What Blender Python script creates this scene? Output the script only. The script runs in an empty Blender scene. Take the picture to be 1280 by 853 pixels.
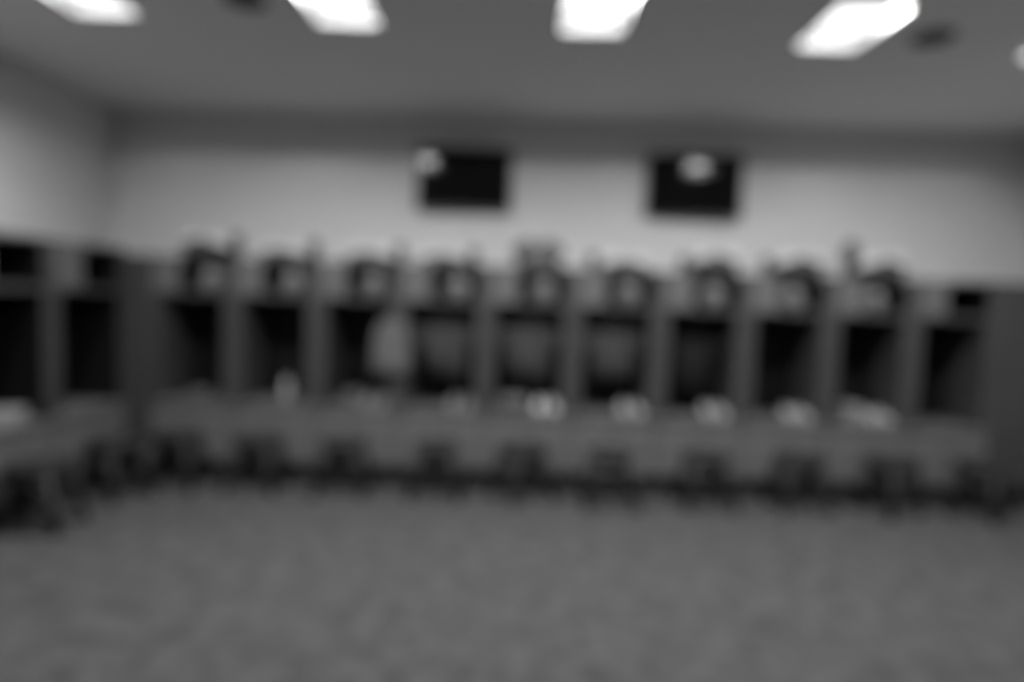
import bpy, bmesh, math, random
from mathutils import Vector, Matrix
random.seed(7)
PI = math.pi
scn = bpy.context.scene
COL = scn.collection

# ------------------------------------------------------------------ camera, world, exposure
F_PX, CAM_H = 800.0, 1.63
cam = bpy.data.cameras.new('camera')
cam.sensor_width = 36.0
cam.lens = F_PX / 1280.0 * 36.0
cam.clip_start = 0.02
cam.dof.use_dof = True                 # the photograph is thrown fully out of focus
cam.dof.focus_distance = 0.27
cam.dof.aperture_fstop = 1.95
camo = bpy.data.objects.new('camera', cam)
COL.objects.link(camo)
yaw, pitch, roll = math.radians(0.605), math.radians(-3.348), math.radians(1.9)
fw = Vector((-math.sin(yaw) * math.cos(pitch), math.cos(yaw) * math.cos(pitch), math.sin(pitch)))
rt = Vector((math.cos(yaw), math.sin(yaw), 0)); up = rt.cross(fw)
R_ = math.cos(roll) * rt + math.sin(roll) * up
U_ = -math.sin(roll) * rt + math.cos(roll) * up
m = Matrix((R_, U_, -fw)).transposed().to_4x4()
m.translation = Vector((0, 0, CAM_H))
camo.matrix_world = m
scn.camera = camo

world = bpy.data.worlds.new('world'); scn.world = world
world.use_nodes = True
world.node_tree.nodes['Background'].inputs[0].default_value = (0.5, 0.5, 0.5, 1)
world.node_tree.nodes['Background'].inputs[1].default_value = 0.0
scn.view_settings.view_transform = 'Standard'
scn.view_settings.look = 'None'
scn.view_settings.gamma = 1.0
scn.view_settings.use_curve_mapping = False
scn.view_settings.exposure = 0.0
LAMP_W = 50.0            # watts of each fixture's lamp
LAMP_SPREAD = math.radians(178)
DIFFUSER = 1.3

# ------------------------------------------------------------------ helpers
def mat(name, v, rough=0.6, spec=0.3, var=0.0, scale=(8, 8, 8), bump=0.0, detail=4, grain=False, metal=0.0):
    M = bpy.data.materials.new(name); M.use_nodes = True
    nt = M.node_tree; b = nt.nodes['Principled BSDF']
    b.inputs['Base Color'].default_value = (v, v, v, 1)
    b.inputs['Roughness'].default_value = rough
    b.inputs['Specular IOR Level'].default_value = spec
    b.inputs['Metallic'].default_value = metal
    if var > 0 or bump > 0:
        tc = nt.nodes.new('ShaderNodeTexCoord'); mp = nt.nodes.new('ShaderNodeMapping')
        mp.inputs['Scale'].default_value = scale
        nt.links.new(tc.outputs['Object'], mp.inputs['Vector'])
        n = nt.nodes.new('ShaderNodeTexNoise')
        n.inputs['Scale'].default_value = 1.0; n.inputs['Detail'].default_value = detail
        n.inputs['Distortion'].default_value = 1.2 if grain else 0.0
        nt.links.new(mp.outputs['Vector'], n.inputs['Vector'])
        r = nt.nodes.new('ShaderNodeMapRange')
        r.inputs['From Min'].default_value = 0.3; r.inputs['From Max'].default_value = 0.7
        r.inputs['To Min'].default_value = v * (1 - var); r.inputs['To Max'].default_value = v * (1 + var)
        nt.links.new(n.outputs['Fac'], r.inputs['Value'])
        cb = nt.nodes.new('ShaderNodeCombineColor')
        for k in range(3): nt.links.new(r.outputs['Result'], cb.inputs[k])
        nt.links.new(cb.outputs['Color'], b.inputs['Base Color'])
        if bump > 0:
            bp = nt.nodes.new('ShaderNodeBump'); bp.inputs['Strength'].default_value = bump
            bp.inputs['Distance'].default_value = 0.005
            nt.links.new(n.outputs['Fac'], bp.inputs['Height'])
            nt.links.new(bp.outputs['Normal'], b.inputs['Normal'])
    return M

def emit_mat(name, strength):
    M = bpy.data.materials.new(name); M.use_nodes = True
    b = M.node_tree.nodes['Principled BSDF']
    b.inputs['Base Color'].default_value = (0.8, 0.8, 0.8, 1)
    b.inputs['Emission Color'].default_value = (1, 1, 1, 1)
    b.inputs['Emission Strength'].default_value = strength
    return M

def carpet_mat():
    M = bpy.data.materials.new('carpet'); M.use_nodes = True
    nt = M.node_tree; b = nt.nodes['Principled BSDF']
    b.inputs['Roughness'].default_value = 0.95; b.inputs['Specular IOR Level'].default_value = 0.1
    tc = nt.nodes.new('ShaderNodeTexCoord')
    mp = nt.nodes.new('ShaderNodeMapping'); mp.inputs['Scale'].default_value = (8.5, 7.0, 1)
    mp.inputs['Rotation'].default_value = (0, 0, 0.2)
    nt.links.new(tc.outputs['Object'], mp.inputs['Vector'])
    n1 = nt.nodes.new('ShaderNodeTexNoise'); n1.inputs['Scale'].default_value = 1.0
    n1.inputs['Detail'].default_value = 2.0; n1.inputs['Distortion'].default_value = 0.3
    nt.links.new(mp.outputs['Vector'], n1.inputs['Vector'])
    r1 = nt.nodes.new('ShaderNodeMapRange')
    r1.inputs['From Min'].default_value = 0.33; r1.inputs['From Max'].default_value = 0.62
    r1.inputs['To Min'].default_value = CARPET * 0.66; r1.inputs['To Max'].default_value = CARPET * 1.12
    nt.links.new(n1.outputs['Fac'], r1.inputs['Value'])
    n2 = nt.nodes.new('ShaderNodeTexNoise'); n2.inputs['Scale'].default_value = 180; n2.inputs['Detail'].default_value = 3
    nt.links.new(tc.outputs['Object'], n2.inputs['Vector'])
    r2 = nt.nodes.new('ShaderNodeMapRange'); r2.inputs['To Min'].default_value = 0.8; r2.inputs['To Max'].default_value = 1.2
    nt.links.new(n2.outputs['Fac'], r2.inputs['Value'])
    mu = nt.nodes.new('ShaderNodeMath'); mu.operation = 'MULTIPLY'
    nt.links.new(r1.outputs['Result'], mu.inputs[0]); nt.links.new(r2.outputs['Result'], mu.inputs[1])
    cb = nt.nodes.new('ShaderNodeCombineColor')
    for k in range(3): nt.links.new(mu.outputs[0], cb.inputs[k])
    nt.links.new(cb.outputs['Color'], b.inputs['Base Color'])
    bp = nt.nodes.new('ShaderNodeBump'); bp.inputs['Strength'].default_value = 0.5; bp.inputs['Distance'].default_value = 0.004
    nt.links.new(n2.outputs['Fac'], bp.inputs['Height']); nt.links.new(bp.outputs['Normal'], b.inputs['Normal'])
    return M

CARPET = 0.087
MT = dict(
    wall=mat('painted_wall', 0.608, 0.85, 0.2, 0.015, (3, 3, 3), 0.05),
    ceil=mat('ceiling_paint', 0.80, 0.9, 0.1, 0.03, (40, 40, 40), 0.1),
    carpet=carpet_mat(),
    wood=mat('locker_wood', 0.0532, 0.45, 0.3, 0.18, (14, 14, 1.6), 0.05, 6, True),
    door=mat('lockbox_wood', 0.122, 0.45, 0.3, 0.10, (14, 14, 1.6), 0.05, 6, True),
    base=mat('drawer_wood', 0.1406, 0.45, 0.3, 0.10, (1.6, 14, 14), 0.05, 6, True),
    dark=mat('dark_laminate_and_shade', 0.0076, 0.5, 0.2, 0.2, (20, 20, 20)),  # own dark of backs and grilles; on linings and partition it stands for shade
    kick=mat('rubber_base', 0.0266, 0.7, 0.2, 0.1, (20, 20, 20)),
    metal=mat('brushed_metal', 0.45, 0.35, 0.5, 0.05, (60, 60, 60), 0, 2, False, 0.9),
    blackmetal=mat('black_steel', 0.0152, 0.45, 0.4, 0.05, (30, 30, 30)),
    vinyl=mat('black_vinyl', 0.0266, 0.5, 0.4, 0.15, (60, 60, 60), 0.15),
    plastic=mat('black_plastic', 0.015, 0.4, 0.4, 0.05, (50, 50, 50)),
    screen=mat('screen_glass', 0.006, 0.06, 0.055, 0.01, (2, 2, 2)),
    fixture=mat('fixture_enamel', 0.42, 0.5, 0.3, 0.01, (5, 5, 5)),
    lamp=emit_mat('light_diffuser', DIFFUSER),
    vent=mat('grey_grille', 0.12, 0.6, 0.3, 0.05, (20, 20, 20)),
    helmet=mat('helmet_shell', 0.38, 0.3, 0.5, 0.03, (10, 10, 10)),
    mask=mat('facemask_wire', 0.35, 0.4, 0.4, 0.02, (10, 10, 10)),
    padwhite=mat('pad_white', 0.62, 0.4, 0.4, 0.03, (10, 10, 10)),
    padgrey=mat('pad_grey', 0.11, 0.5, 0.3, 0.08, (30, 30, 30)),
    paddark=mat('pad_dark', 0.038, 0.6, 0.3, 0.1, (30, 30, 30), 0.1),
    shoe=mat('shoe_white', 0.4256, 0.5, 0.3, 0.05, (40, 40, 40)),
    shoebright=mat('shoe_bright_white', 0.66, 0.5, 0.3, 0.05, (40, 40, 40)),
    shoegrey=mat('shoe_grey', 0.2128, 0.6, 0.3, 0.08, (40, 40, 40)),
    sole=mat('shoe_sole', 0.266, 0.7, 0.2, 0.05, (40, 40, 40)),
    towel=mat('towel_cotton', 0.25, 0.95, 0.1, 0.08, (120, 120, 120), 0.4),
    towelgrey=mat('towel_grey', 0.122, 0.95, 0.1, 0.08, (120, 120, 120), 0.4),
    jersey=mat('jersey_grey', 0.057, 0.85, 0.2, 0.08, (90, 90, 90), 0.2),
    jerseydark=mat('jersey_charcoal', 0.0152, 0.85, 0.2, 0.1, (90, 90, 90), 0.2),
    bottle=mat('bottle_plastic', 0.456, 0.35, 0.4, 0.02, (10, 10, 10)),
)

def finish(name, bm, m, parent=None, smooth=False):
    bmesh.ops.recalc_face_normals(bm, faces=bm.faces[:])
    me = bpy.data.meshes.new(name); bm.to_mesh(me); bm.free()
    if smooth:
        for p in me.polygons: p.use_smooth = True
    o = bpy.data.objects.new(name, me); COL.objects.link(o)
    me.materials.append(m)
    if parent: o.parent = parent
    return o

def abox(bm, x0, x1, y0, y1, z0, z1, bev=0.0):
    r = bmesh.ops.create_cube(bm, size=1.0)
    vs = r['verts']
    for v in vs:
        v.co = Vector(((x0 + x1) / 2 + v.co.x * (x1 - x0), (y0 + y1) / 2 + v.co.y * (y1 - y0), (z0 + z1) / 2 + v.co.z * (z1 - z0)))
    if bev > 0:
        es = list({e for v in vs for e in v.link_edges})
        bmesh.ops.bevel(bm, geom=es, offset=bev, segments=2, affect='EDGES', profile=0.5)

def box(name, m, parent, x0, x1, y0, y1, z0, z1, bev=0.003):
    bm = bmesh.new(); abox(bm, x0, x1, y0, y1, z0, z1, bev)
    return finish(name, bm, m, parent)

def atube(bm, pts, r, n=8, closed=False, cap=True):
    pts = [Vector(p) for p in pts]; N = len(pts); rings = []
    rr = r if isinstance(r, (list, tuple)) else [r] * N
    prev = None
    for i, p in enumerate(pts):
        if closed: t = pts[(i + 1) % N] - pts[i - 1]
        else: t = pts[min(i + 1, N - 1)] - pts[max(i - 1, 0)]
        t.normalize()
        a = prev if prev is not None else (Vector((0, 0, 1)) if abs(t.z) < 0.9 else Vector((1, 0, 0)))
        a = (a - t * a.dot(t)).normalized(); prev = a; b = t.cross(a)
        rings.append([bm.verts.new(p + (a * math.cos(k * 2 * PI / n) + b * math.sin(k * 2 * PI / n)) * rr[i]) for k in range(n)])
    for i in range(N if closed else N - 1):
        A, B = rings[i], rings[(i + 1) % N]
        for k in range(n): bm.faces.new((A[k], A[(k + 1) % n], B[(k + 1) % n], B[k]))
    if cap and not closed:
        bm.faces.new(rings[0]); bm.faces.new(rings[-1])

def aloft(bm, rings, cap=True):
    """rings: lists of points of equal length, joined in order"""
    R = [[bm.verts.new(p) for p in ring] for ring in rings]; n = len(R[0])
    for A, B in zip(R, R[1:]):
        for k in range(n): bm.faces.new((A[k], A[(k + 1) % n], B[(k + 1) % n], B[k]))
    if cap: bm.faces.new(R[0]); bm.faces.new(R[-1])

def alathe(bm, prof, n=24, c=(0, 0, 0)):
    aloft(bm, [[(c[0] + r * math.cos(2 * PI * k / n), c[1] + r * math.sin(2 * PI * k / n), c[2] + z) for k in range(n)] for r, z in prof])

def thing(name, label, cat, loc=(0, 0, 0), rz=0.0, group=None):
    o = bpy.data.objects.new(name, None); COL.objects.link(o)
    o.empty_display_size = 0.1
    o.location = loc; o.rotation_euler = (0, 0, rz)
    o['label'] = label; o['category'] = cat
    if group: o['group'] = group
    return o

def copy_tree(o, parent=None):
    c = o.copy(); COL.objects.link(c)
    if parent: c.parent = parent
    for ch in [x for x in bpy.data.objects if x.parent == o]: copy_tree(ch, c)
    return c

def struct(name, m, *a):
    bm = bmesh.new(); abox(bm, *a); o = finish(name, bm, m); o['kind'] = 'structure'; return o

# ------------------------------------------------------------------ the room
XL, XR, YB, YR, ZC = -3.90, 4.75, 6.10, -3.2, 3.345
struct('floor', MT['carpet'], XL - .1, XR + .1, YR - .1, YB + .1, -0.1, 0)
struct('wall_back', MT['wall'], XL - .1, XR + .1, YB, YB + .1, 0, ZC)
struct('wall_left', MT['wall'], XL - .1, XL, YR, YB, 0, ZC)
struct('wall_right', MT['wall'], XR, XR + .1, YR, YB, 0, ZC)
struct('wall_rear', MT['wood'], XL - .1, XR + .1, YR - .1, YR, 0, ZC)

# ------------------------------------------------------------------ ceiling lights
LX = [-2.63, -1.13, 0.39, 1.92, 3.40]
LW, LL, LD = 0.40, 0.60, 0.092            # opening of a recessed fixture and its depth
LY = [[3.77, 3.82, 3.83, 3.97, 4.04], [-0.25] * 5]
LPOW = [0.96, 0.98, 1.06, 0.98, 0.92]     # powers weighted to tone the side walls, strongest in the middle
BPOW = [0.12, 0.45, 0.55, 0.45, 0.12]
bm = bmesh.new(); xa = XL - .1           # the ceiling, left open where the fixtures sit
for i, x in enumerate(LX):
    abox(bm, xa, x - LW / 2, YR - .1, YB + .1, ZC, ZC + .13); xa = x + LW / 2
    ya = YR - .1
    for y in (LY[1][i], LY[0][i]):
        abox(bm, x - LW / 2, x + LW / 2, ya, y - LL / 2, ZC, ZC + .13); ya = y + LL / 2
    abox(bm, x - LW / 2, x + LW / 2, ya, YB + .1, ZC, ZC + .13)
abox(bm, xa, XR + .1, YR - .1, YB + .1, ZC, ZC + .13)
o = finish('ceiling', bm, MT['ceil']); o['kind'] = 'structure'
llab = ['flush ceiling light cut by the top edge of the photo, nearest the left wall',
        'second ceiling light from the left wall, bright white rectangle at the top edge',
        'bright ceiling light above and between the two wall screens',
        'tilted looking ceiling light shown whole, right of the wall screens',
        'ceiling light at the far right, only its corner inside the frame']
def light(x, y, label, power):
    t = thing('ceiling_light', label, 'light', (x, y, ZC), 0, 'ceiling lights')
    w, l, g = LW / 2, LL / 2, 0.006
    bm = bmesh.new()
    abox(bm, -w, -w + g, -l, l, 0, LD + .02); abox(bm, w - g, w, -l, l, 0, LD + .02)
    abox(bm, -w + g, w - g, -l, -l + g, 0, LD + .02); abox(bm, -w + g, w - g, l - g, l, 0, LD + .02)
    finish('housing', bm, MT['fixture'], t)
    bm = bmesh.new(); e = 0.018; h = 0.004
    abox(bm, -w - e, -w, -l - e, l + e, -h, 0); abox(bm, w, w + e, -l - e, l + e, -h, 0)
    abox(bm, -w, w, -l - e, -l, -h, 0); abox(bm, -w, w, l, l + e, -h, 0)
    finish('frame', bm, MT['fixture'], t)
    box('diffuser', MT['lamp'], t, -w + g, w - g, -l + g, l - g, LD + .004, LD + .016, 0)
    ld = bpy.data.lights.new('tube', 'AREA'); ld.shape = 'RECTANGLE'; ld.size = LW - 0.20; ld.size_y = 0.12
    ld.energy = LAMP_W * power; ld.spread = LAMP_SPREAD
    lo = bpy.data.objects.new('tube', ld); COL.objects.link(lo); lo.parent = t; lo.location = (0, -l + .10, LD)
for j in range(2):
    for i, x in enumerate(LX):
        light(x, LY[j][i], llab[i] if j == 0 else 'ceiling light behind the camera, ' + ['nearest the left wall', 'second from the left wall', 'in the middle of its row', 'second from the right wall', 'nearest the right wall'][i], LPOW[i] if j == 0 else BPOW[i])

for (x, y, lab) in ((-1.653, 3.80, 'small dark round ceiling speaker at the top edge, between the two left lights'),
                    (2.47, 4.05, 'small dark round ceiling speaker just right of the rightmost whole light')):
    t = thing('ceiling_speaker', lab, 'speaker', (x, y, ZC), 0, 'round ceiling speakers')
    bm = bmesh.new(); alathe(bm, [(0.0001, 0), (0.125, 0), (0.125, -0.008), (0.115, -0.014), (0.105, -0.010), (0.0001, -0.010)], 28); finish('rim', bm, MT['vent'], t, False)
    bm = bmesh.new(); alathe(bm, [(0.104, -0.0105), (0.09, -0.016), (0.05, -0.02), (0.0001, -0.021)], 28); finish('grille', bm, MT['dark'], t, True)

# ------------------------------------------------------------------ wall screens
def screen(xc, zc, w, h, lab, rz=0.0):
    t = thing('wall_television', lab, 'television', (xc, YB - 0.056, zc), math.radians(rz), 'wall mounted screens')
    bm = bmesh.new(); abox(bm, -0.12, 0.12, 0.0, 0.053, -0.1, 0.1, .003); finish('wall_bracket', bm, MT['blackmetal'], t)
    box('casing', MT['plastic'], t, -w / 2, w / 2, -0.035, 0.0, -h / 2, h / 2, 0.008)
    b = 0.022; bm = bmesh.new()
    abox(bm, -w / 2, -w / 2 + b, -0.047, -0.0345, -h / 2, h / 2, .003); abox(bm, w / 2 - b, w / 2, -0.047, -0.0345, -h / 2, h / 2, .003)
    abox(bm, -w / 2 + b, w / 2 - b, -0.047, -0.0345, h / 2 - b, h / 2, .003); abox(bm, -w / 2 + b, w / 2 - b, -0.047, -0.0345, -h / 2, -h / 2 + b, .003)
    finish('bezel', bm, MT['plastic'], t)
    box('screen', MT['screen'], t, -w / 2 + b, w / 2 - b, -0.040, -0.034, -h / 2 + b, h / 2 - b, 0)
screen(-0.555, 2.77, 0.87, 0.57, 'black wall screen on the left, ceiling light mirrored in its upper left corner', 1.8)
screen(1.575, 2.77, 0.87, 0.58, 'black wall screen on the right, long light reflection near its top middle', -3.2)

# ------------------------------------------------------------------ lockers
H, SH0, SH1, SEAT, KICK, DEP = 1.95, 1.605, 1.66, 0.68, 0.165, 0.53
YF = 5.55
def locker(w, label, loc, rz=0.0, dep=DEP, h=H, hooks=True, shade_lined=False):
    """local: front face at y=0 looking to -y, body towards +y"""
    t = thing('wooden_locker', label, 'locker', loc, rz, 'wooden team lockers')
    s = 0.082; g = 0.002; a, b = -w / 2 + g, w / 2 - g
    box('side_panel', MT['wood'], t, a, a + s, 0, dep, KICK, h, .004)
    box('side_panel', MT['wood'], t, b - s, b, 0, dep, KICK, h, .004)
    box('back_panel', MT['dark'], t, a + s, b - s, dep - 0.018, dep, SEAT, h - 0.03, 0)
    if shade_lined:
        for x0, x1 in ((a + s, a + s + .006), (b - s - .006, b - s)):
            box('shade_lining', MT['dark'], t, x0, x1, 0.004, dep - 0.018, SEAT, SH0, 0)  # added dark sheet, stands in for shade on the inner sides
    box('top_panel', MT['wood'], t, a + s, b - s, 0.0, dep, h - 0.03, h, .002)
    box('shelf', MT['wood'], t, a + s, b - s, 0.004, dep - 0.018, SH0, SH1, .002)
    pw = a + s + (w - 2 * s) * 0.29
    box('partition', MT['dark'], t, pw, pw + 0.02, 0.006, dep - 0.018, SH1, h - 0.03, 0)  # coloured dark to deepen the shade around the helmet
    box('cubby_shade_lining', MT['dark'], t, b - s - .006, b - s, 0.006, dep - 0.018, SH1, h - 0.03, 0)  # thin dark sheet added to put shade on the right cubby wall
    d = box('lockbox_door', MT['door'], t, a + 0.025, pw + 0.018, -0.018, 0.002, SH0 + 0.02, h - 0.012, .004)
    bm = bmesh.new(); alathe(bm, [(0.0001, 0), (0.012, 0), (0.012, 0.01), (0.0001, 0.012)], 12)
    bmesh.ops.rotate(bm, verts=bm.verts[:], matrix=Matrix.Rotation(PI / 2, 3, 'X'))
    bmesh.ops.translate(bm, verts=bm.verts[:], vec=(pw - 0.015, -0.018, (SH1 + h) / 2)); finish('lock_knob', bm, MT['metal'], d, True)
    box('seat', MT['base'], t, a, b, -0.03, dep - 0.018, SEAT - 0.035, SEAT, .006)
    box('base_carcass', MT['base'], t, a + 0.01, b - 0.01, 0.02, dep, KICK - 0.002, SEAT - 0.035, 0)
    zm = (KICK + SEAT - 0.035) / 2
    for (z0, z1) in ((KICK, zm - 0.003), (zm + 0.003, SEAT - 0.04)):
        dr = box('drawer', MT['base'], t, a + 0.006, b - 0.006, -0.004, 0.0195, z0, z1, .003)
        bm = bmesh.new(); zz = z1 - 0.05
        atube(bm, [(-0.06, -0.004, zz), (-0.06, -0.024, zz), (0.06, -0.024, zz), (0.06, -0.004, zz)], 0.004, 6); finish('handle', bm, MT['metal'], dr, True)
    box('toe_kick', MT['kick'], t, a, b, 0.06, dep, 0, KICK, 0)
    if hooks:
        for hx in (-0.09, 0.09):
            bm = bmesh.new()
            atube(bm, [(hx, 0.26, SH0 + .002), (hx, 0.26, SH0 - 0.03), (hx, 0.245, SH0 - 0.045), (hx, 0.23, SH0 - 0.035)], 0.004, 6)
            finish('coat_hook', bm, MT['metal'], t, True)
    return t
DX = [-3.22, -2.50, -1.768, -1.050, -0.288, 0.470, 1.222, 1.963, 2.688, 3.397, 4.104]
LLAB = ['wooden locker at the left end of the back wall, raised plate on its pads',
        'second back wall locker from the left, pale bottle standing on its seat',
        'third back wall locker from the left, light towel hanging at its right edge',
        'fourth back wall locker from the left, under the left screen, grey jersey inside',
        'fifth back wall locker from the left, between the screens, grey lump on its seat',
        'sixth back wall locker from the left, grey jersey hanging inside, white shoes at right',
        'seventh back wall locker, under the right screen, dark interior without jersey',
        'eighth back wall locker from the left, white shoes on the right of its seat',
        'ninth back wall locker from the left, folded towel and shoes on its seat',
        'empty wooden locker at the right end of the back wall, bare top and seat']
for i in range(10):
    locker(DX[i + 1] - DX[i], LLAB[i], ((DX[i] + DX[i + 1]) / 2, YF, 0))
# left wall row, fronts facing +x
XF = -3.43
locker(0.87, 'empty wooden locker on the left wall, next to the corner', (XF, 5.105, 0), PI / 2, 0.45, 1.99, shade_lined=True)
locker(0.87, 'wooden locker on the left wall cut by the photo edge, white towels on its seat', (XF, 4.225, 0), PI / 2, 0.45, 1.99, shade_lined=True)
# blind corners
def corner(x0, x1, label, w0, w1, y0):
    t = thing('corner_cabinet', label, 'cabinet', ((x0 + x1) / 2, YF, 0), 0, 'corner cabinets')
    c = (x0 + x1) / 2
    box('front_panel', MT['wood'], t, x0 - c, x1 - c, 0.0, 0.02, KICK, H, .003)
    box('carcass', MT['wood'], t, w0 - c, w1 - c, 0.021, 0.54, KICK, H, 0)
    box('toe_kick', MT['kick'], t, w0 - c, w1 - c, 0.06, 0.54, 0, KICK, 0)
corner(-3.428, -3.222, 'plain wooden corner panel between the left wall lockers and the back row', -3.88, -3.224, 0)
corner(4.108, 4.73, 'plain wooden corner panel at the right end of the back row', 4.108, 4.73, 0)

# ------------------------------------------------------------------ stools
def make_stool():
    t = thing('low_stool', '', 'stool', (0, 0, 0), 0, 'dark stools in front of the lockers')
    bm = bmesh.new(); n = 32; W = 0.185
    def sq(r, z):
        out = []
        for k in range(n):
            a = 2 * PI * k / n; c, s = math.cos(a), math.sin(a)
            q = (abs(c) ** 4 + abs(s) ** 4) ** -0.25
            out.append((r * q * c, r * q * s * 0.92, z))
        return out
    aloft(bm, [sq(W - .015, .415), sq(W, .42), sq(W, .448), sq(W - .015, .46), sq(W * .6, .454), sq(0.01, .452)])
    finish('seat', bm, MT['vinyl'], t, True)
    bm = bmesh.new(); q = 0.13
    for A, B in (((-q, -q), (q, -q)), ((q, -q), (q, q)), ((q, q), (-q, q)), ((-q, q), (-q, -q))):
        abox(bm, min(A[0], B[0]) - .012, max(A[0], B[0]) + .012, min(A[1], B[1]) - .012, max(A[1], B[1]) + .012, .335, .4155)
    finish('apron', bm, MT['blackmetal'], t)
    for sx in (-1, 1):
        for sy in (-1, 1):
            bm = bmesh.new()
            atube(bm, [(sx * .13, sy * .12, .40), (sx * .205, sy * .165, 0.0)], [.031, .028], 8); finish('leg', bm, MT['blackmetal'], t, True)
    def at(z, sx, sy): f = (0.40 - z) / 0.40; return (sx * (.13 + .075 * f), sy * (.12 + .045 * f), z)
    for A, B in (((-1, -1), (1, -1)), ((-1, 1), (1, 1)), ((-1, -1), (-1, 1)), ((1, -1), (1, 1))):
        bm = bmesh.new(); atube(bm, [at(.15, *A), at(.15, *B)], .012, 6); finish('rung', bm, MT['blackmetal'], t, True)
    return t
STOOLS = [(-3.2, 4.22, .06, 'dark stool at the left edge of the photo, before the left wall lockers'),
          (-3.15, 4.98, -.5, 'dark stool in the left corner, before the locker next to the corner'),
          (-2.86, 5.30, .04, 'dark stool before the first back wall locker from the left'),
          (-2.16, 5.28, -.06, 'dark stool before the second back wall locker, with the pale bottle on its seat'),
          (-1.43, 5.27, .03, 'dark stool before the third back wall locker, left of centre'),
          (-0.655, 5.26, .05, 'dark stool before the fourth back wall locker, under the left screen'),
          (0.07, 5.28, .6, 'turned dark stool before the fifth locker, in the middle of the row'),
          (0.785, 5.20, .0, 'narrow looking stool standing farthest out, right of centre, with floor showing between its legs'),
          (1.585, 5.24, .02, 'dark stool before the seventh locker, under the right screen, pale gap between its legs'),
          (2.375, 5.28, .05, 'dark stool before the eighth back wall locker'),
          (3.12, 5.28, .45, 'dark stool before the ninth back wall locker'),
          (3.85, 5.27, .75, 'dark stool at the right end of the row, before the empty locker')]
proto = make_stool()
for i, (x, y, a, lab) in enumerate(STOOLS):
    o = proto if i == 0 else copy_tree(proto)
    o.location = (x, y, 0); o.rotation_euler = (0, 0, a); o['label'] = lab

# ------------------------------------------------------------------ helmets in the open cubbies
def make_helmet():
    t = thing('football_helmet', '', 'helmet', (0, 0, 0), 0, 'helmets in the cubbies')
    bm = bmesh.new(); bmesh.ops.create_uvsphere(bm, u_segments=28, v_segments=18, radius=1.0)
    kill = [f for f in bm.faces if (lambda c: (c.y < -0.35 and c.z < 0.28 and abs(c.x) < 0.75) or c.z < -0.78)(f.calc_center_median())]
    bmesh.ops.delete(bm, geom=kill, context='FACES')
    for v in bm.verts:
        v.co = Vector((v.co.x * .090, v.co.y * .112, v.co.z * .105 + .085))
    o = finish('shell', bm, MT['helmet'], t, True)
    sm = o.modifiers.new('solid', 'SOLIDIFY'); sm.thickness = 0.008; sm.offset = -1
    bm = bmesh.new()
    for z, k in ((.105, .85), (.072, 1.0), (.04, .98)):
        atube(bm, [(.089 * math.sin(q) * k, -.028 - .105 * math.cos(q), z - .008) for q in [(-1.45 + 2.9 * i / 12) for i in range(13)]], .0045, 6)
    for x in (-.03, .03):
        atube(bm, [(x, -.122, .099), (x, -.132, .064), (x, -.130, .031)], .0045, 6)
    finish('facemask', bm, MT['mask'], t, True)
    return t
hp = make_helmet()
HL = ['first', 'second', 'third', 'fourth', 'fifth', 'sixth', 'seventh', 'eighth', 'ninth']
for i in range(9):
    o = hp if i == 0 else copy_tree(hp)
    w = DX[i + 1] - DX[i]
    o.location = (DX[i] + w * (0.655 if i < 7 else .61), YF + 0.155, SH1)
    o.rotation_euler = (0, 0, random.uniform(-.3, .3))
    o['label'] = 'pale football helmet in the top cubby of the %s back wall locker from the left' % HL[i]

# ------------------------------------------------------------------ shoulder pads on the locker tops
def pads(x, y, side, cap, body, lab, plate=0.23, rz=0.0, z=H, low=1.0, pw=.10):
    t = thing('shoulder_pads', lab, 'shoulder pads', (x, y, z), rz, 'shoulder pads on the lockers')
    n = 24
    def oval(r, zz, k=.62): return [(r * math.cos(2 * PI * q / n), r * k * math.sin(2 * PI * q / n), zz) for q in range(n)]
    bm = bmesh.new()                       # chest and back shell with the neck opening on top
    aloft(bm, [oval(.19, 0), oval(.205, .03 * low), oval(.20, .08 * low), oval(.175, .115 * low), oval(.12, .135 * low), oval(.085, .13 * low), oval(.08, .09 * low), oval(.06, .05 * low)])
    finish('body', bm, body, t, True)
    for s in (-1, 1):                      # rounded caps, one drooping over each shoulder
        bm = bmesh.new(); bmesh.ops.create_uvsphere(bm, u_segments=20, v_segments=12, radius=1.0)
        bmesh.ops.delete(bm, geom=[f for f in bm.faces if f.calc_center_median().z < -0.02], context='FACES')
        for v in bm.verts:
            v.co = Vector((v.co.x * .112 + s * .128, v.co.y * .132, v.co.z * .10 + .098 * low - .30 * s * (v.co.x * .112)))
        o = finish('shoulder_cap', bm, cap, t, True)
        md = o.modifiers.new('solid', 'SOLIDIFY'); md.thickness = .008; md.offset = -1
        bm = bmesh.new()                   # chest plate proud of the shell on each side of the breastbone
        pts = [(s * .012, .0), (s * .15, .0), (s * .16, .07), (s * .10, .105), (s * .03, .11)]
        aloft(bm, [[(px, -.128 * (1 - (px / .22) ** 2) ** .5 - dy, .012 + pz * low * .85) for px, pz in pts] for dy in (-.02, .006)])
        finish('chest_plate', bm, body, t)
    if side:                               # stiff plate standing up at one end
        bm = bmesh.new()
        def slab(xc, w, zz): return [(xc - w / 2, -.02, zz), (xc, -.035, zz), (xc + w / 2, -.02, zz), (xc + w / 2, .012, zz), (xc, -.003, zz), (xc - w / 2, .012, zz)]
        xs = side * .262
        aloft(bm, [slab(xs, pw, 0), slab(xs, pw * 1.05, plate * .4), slab(xs + side * .01, pw * .95, plate * .8), slab(xs + side * .012, pw * .6, plate)])
        finish('back_plate', bm, MT['paddark'], t, False)
    return t
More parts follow.
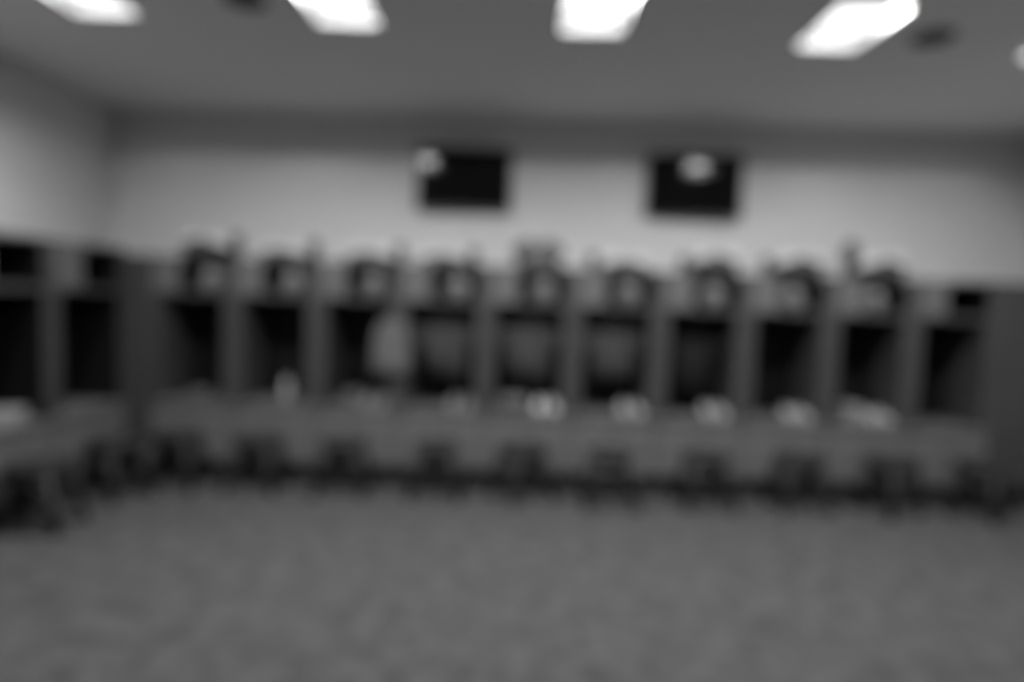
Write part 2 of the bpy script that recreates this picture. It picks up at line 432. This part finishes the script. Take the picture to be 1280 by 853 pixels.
PD = [(-2.83, 5.75, 1, 'padwhite', 'paddark', 'white capped shoulder pads on the first back wall locker, dark plate up at right', .22),
      (-2.13, 5.75, 1, 'padwhite', 'padgrey', 'white capped shoulder pads on the second back wall locker, dark plate up at right', .18),
      (-1.36, 5.75, 1, 'padwhite', 'padgrey', 'white capped shoulder pads on the third back wall locker, left of the left screen', .17),
      (-0.70, 5.75, 1, 'padwhite', 'padgrey', 'low white capped shoulder pads on the locker under the left screen', .16),
      (0.145, 5.75, 0, 'padgrey', 'padgrey', 'all grey bulky shoulder pads on the fifth locker between the screens', .2),
      (0.91, 5.75, -1, 'padwhite', 'padgrey', 'white capped shoulder pads on the sixth locker, right of the grey pads', .15),
      (1.72, 5.75, -1, 'padwhite', 'paddark', 'white capped shoulder pads under the right screen, dark plate up at left', .15),
      (2.455, 5.75, -1, 'padwhite', 'paddark', 'white capped shoulder pads on the eighth back wall locker, dark plate up at left', .16),
      (3.19, 5.75, -1, 'padwhite', 'paddark', 'shoulder pads on the ninth locker, rightmost pads, tall dark plate at left', .32)]
for x, y, s, c, b, lab, pl in PD: pads(x, y, s, MT[c], MT[b], lab, pl, low=1.55 if s == 0 else 1.25 if b == 'paddark' else 0.65, pw=.14 if x > 3 else .10)

# ------------------------------------------------------------------ jerseys hanging in lockers four to six, towel on the stile
def jersey(x, y, m, lab, wid=0.50, top=SH0 - 0.05, length=0.62, sleeve=0.26, seed=1, hem=0.0):
    rnd = random.Random(seed)
    t = thing('hanging_jersey', lab, 'jersey', (x, y, top), 0, 'jerseys hanging in the lockers')
    n = 40; rings = []
    prof = [(0.00, .075, .030), (-0.015, .10, .035), (-0.045, wid * .36, .040), (-0.09, wid * .40, .048), (-0.2, wid * .39, .052), (-0.4, wid * .385, .056), (-length, wid * .40, .060)]
    ph = rnd.uniform(0, 6)
    for z, hw, hd in prof:
        k_ = min(1.0, -z / 0.3)
        ring = []
        for k in range(n):
            a = 2 * PI * k / n
            fold = 1 + .22 * k_ * math.sin(7 * a + ph) + .1 * k_ * math.sin(11 * a + ph * 2)
            ring.append((hw * math.cos(a), hd * math.sin(a) * fold, z + hem * math.cos(a) * k_))
        rings.append(ring)
    bm = bmesh.new(); aloft(bm, rings); finish('body', bm, m, t, True)
    for s in (-1, 1):
        bm = bmesh.new(); rs = []
        for f in range(6):
            q = f / 5; cx = s * (wid * .34 + .075 * math.sin(q * 1.4)); cz = -.06 - sleeve * q; r = .05 + .02 * q
            rs.append([(cx + r * .75 * math.cos(a), r * .8 * math.sin(a) - .004, cz + s * .5 * r * math.cos(a) * (1 - q)) for a in [2 * PI * k / 14 for k in range(14)]])
        aloft(bm, rs); finish('sleeve', bm, m, t, True)
    bm = bmesh.new(); atube(bm, [(.078 * math.cos(a), .033 * math.sin(a), .002) for a in [2 * PI * k / 20 for k in range(20)]], .007, 6, True); finish('collar', bm, MT['jerseydark'], t, True)
    return t
jersey(-0.66, YF + .25, MT['jersey'], 'grey jersey hanging in the locker under the left screen', .54, length=.60, seed=2, hem=-.05)
jersey(0.09, YF + .24, MT['jersey'], 'grey jersey filling the locker between the screens', .56, length=.60, seed=5, hem=-.03)
jersey(0.845, YF + .25, MT['jersey'], 'grey jersey hanging in the sixth locker, right of the middle one', .52, length=.58, seed=9)
jersey(1.60, YF + .30, MT['jerseydark'], 'almost black jersey hanging deep in the locker under the right screen', .46, length=.72, seed=11)

t = thing('hanging_towel', 'light grey towel hanging between the third and fourth lockers', 'towel', (-1.10, YF - .028, 1.45))
bm = bmesh.new(); rings = []
for f in range(9):
    q = f / 8; z = -.46 * q; hw = .10 + .06 * math.sin(min(1, q * 2.2) * PI / 2)
    rings.append([(hw * math.cos(a), -.012 - .0 + (.028 + .0) * math.sin(a) * (0.6 + .2 * math.sin(5 * a)) , z + .015 * math.cos(3 * a) * q) for a in [2 * PI * k / 32 for k in range(32)]])
aloft(bm, rings); finish('cloth', bm, MT['towelgrey'], t, True)
bm = bmesh.new(); atube(bm, [(-.02, -.012, -.002), (-.012, -.014, .03), (0, -.014, .042), (.012, -.014, .03), (.02, -.012, -.002)], .004, 6); finish('hanging_loop', bm, MT['towelgrey'], t, True)

# ------------------------------------------------------------------ shoes on the seats
def make_shoe(m, sgn):
    t = thing('shoe', '', 'shoe')
    L = .26
    def ring(y, w, z0, z1, sh=0.0):
        return [(w * math.cos(a) + sh, y, z0 + (z1 - z0) * (.5 + .5 * math.sin(a))) for a in [2 * PI * k / 16 for k in range(16)]]
    st = [(-.5, .006), (-.47, .032), (-.38, .044), (-.25, .048), (-.05, .042), (.15, .037), (.32, .038), (.44, .034), (.49, .02), (.5, .005)]
    hh = [.042, .05, .058, .066, .085, .10, .105, .105, .10, .09]
    bm = bmesh.new()
    aloft(bm, [ring(q * L, w * .95, .018, z, sgn * .006 * math.cos(q * 3)) for (q, w), z in zip(st, hh)]); finish('upper', bm, m, t, True)
    bm = bmesh.new()
    aloft(bm, [[(w * c + sgn * .006 * math.cos(q * 3), q * L, zz) for c, zz in ((-1, 0), (1, 0), (1.05, .022), (-1.05, .022))] for q, w in st]); finish('sole', bm, MT['sole'], t)
    bm = bmesh.new()
    for k in range(4):
        q = -.2 + .08 * k; z = .069 + .017 * k
        atube(bm, [(-.022, q * L, z - .004), (0, q * L, z + .006), (.022, q * L, z - .004)], .003, 5)
    finish('laces', bm, MT['sole'], t, True)
    return t
SP = {}
for key in ('shoe', 'shoegrey', 'shoebright'):
    for s in (-1, 1): SP[(key, s)] = None
def pair(x, y, key, lab, rz=0.0, grp='shoes on the locker seats'):
    for s in (-1, 1):
        o = make_shoe(MT[key], s) if SP[(key, s)] is None else copy_tree(SP[(key, s)])
        if SP[(key, s)] is None: SP[(key, s)] = o
        o.location = (x + s * .058 * math.cos(rz), y + s * .058 * math.sin(rz), SEAT); o.rotation_euler = (0, 0, rz + s * .06)
        o['label'] = ('left shoe of the ' if s < 0 else 'right shoe of the ') + lab; o['group'] = grp
SY = YF + .135
pair(-1.26, SY, 'shoegrey', 'pale pair on the third locker seat, under the hanging towel')
pair(-0.50, SY, 'shoegrey', 'dull pair on the fourth locker seat, under the left screen')
pair(0.265, SY, 'shoebright', 'brightest white pair, on the fifth locker seat beside the grey bag')
pair(1.015, SY, 'shoe', 'white pair on the sixth locker seat, at its right')
pair(1.755, SY, 'shoe', 'white pair on the seventh locker seat, below the right screen')
pair(2.48, SY, 'shoe', 'white pair on the eighth locker seat, at its right')
pair(3.19, SY, 'shoe', 'white pair on the ninth locker seat, right of the folded towel')

# ------------------------------------------------------------------ soft things on the seats
def soft(name, cat, lab, m, x, y, z, sx, sy, sz, layers, seed=0, grp=None):
    rnd = random.Random(seed)
    t = thing(name, lab, cat, (x, y, z), 0, grp)
    for k in range(layers):
        bm = bmesh.new(); n = 28; h = sz / layers; z0 = k * h
        dx, dy = rnd.uniform(-.006, .006), rnd.uniform(-.006, .006)
        def rr(f, zz):
            o = []
            for i in range(n):
                a = 2 * PI * i / n; c, s = math.cos(a), math.sin(a); q = (abs(c) ** 5 + abs(s) ** 5) ** -0.2
                o.append((sx / 2 * f * q * c + dx, sy / 2 * f * q * s + dy, zz))
            return o
        aloft(bm, [rr(.94, z0 + .0005), rr(1, z0 + h * .3), rr(1, z0 + h * .7), rr(.94, z0 + h * .985), rr(.5, z0 + h * .992), rr(.02, z0 + h * .995)])
        finish('fold', bm, m, t, True)
    return t
soft('folded_towel', 'towel', 'small folded grey towel on the first back wall locker seat', MT['towelgrey'], -2.83, YF + .13, SEAT, .16, .2, .09, 3, 1, 'folded towels on the seats')
soft('folded_towel', 'towel', 'folded pale towel on the third locker seat, left of the shoes', MT['towelgrey'], -1.475, YF + .16, SEAT, .16, .2, .12, 3, 2, 'folded towels on the seats')
soft('folded_towel', 'towel', 'tall folded pale towel on the ninth locker seat, left of the white shoes', MT['towel'], 2.975, YF + .16, SEAT, .17, .22, .15, 4, 3, 'folded towels on the seats')
soft('folded_towel', 'towel', 'white folded towels on the left wall locker seat, at the photo edge', MT['towel'], XF - .12, 4.32, SEAT, .22, .34, .10, 3, 4, 'folded towels on the seats')
# soft grey bag
t = thing('gym_bag', 'rounded grey gym bag lying on the fifth locker seat, beside white shoes', 'bag', (-0.03, YF + .14, SEAT))
bm = bmesh.new(); rs = []
for f in range(11):
    q = -1 + 2 * f / 10; r = max(.02, (1 - abs(q) ** 3.5) ** .5)
    rs.append([(q * .16, .095 * r * math.cos(a), .068 + .068 * r * math.sin(a) * (1 if math.sin(a) > 0 else 1)) for a in [2 * PI * k / 18 for k in range(18)]])
aloft(bm, rs); finish('body', bm, MT['towelgrey'], t, True)
for s in (-1, 1):
    bm = bmesh.new(); atube(bm, [(-.07, s * .055, .115), (-.05, s * .04, .155), (0, s * .03, .168), (.05, s * .04, .155), (.07, s * .055, .115)], .007, 6); finish('strap', bm, MT['paddark'], t, True)
# bottle
t = thing('water_bottle', 'pale water bottle standing on the second locker seat', 'bottle', (-2.06, YF + .12, SEAT))
bm = bmesh.new(); alathe(bm, [(.03, 0), (.038, .004), (.038, .12), (.034, .14), (.038, .155), (.036, .175), (.018, .19), (.0001, .19)], 20); finish('body', bm, MT['bottle'], t, True)
bm = bmesh.new(); alathe(bm, [(.0001, .1905), (.02, .1905), (.02, .205), (.009, .21), (.007, .235), (.0001, .236)], 16); finish('cap', bm, MT['shoe'], t, True)
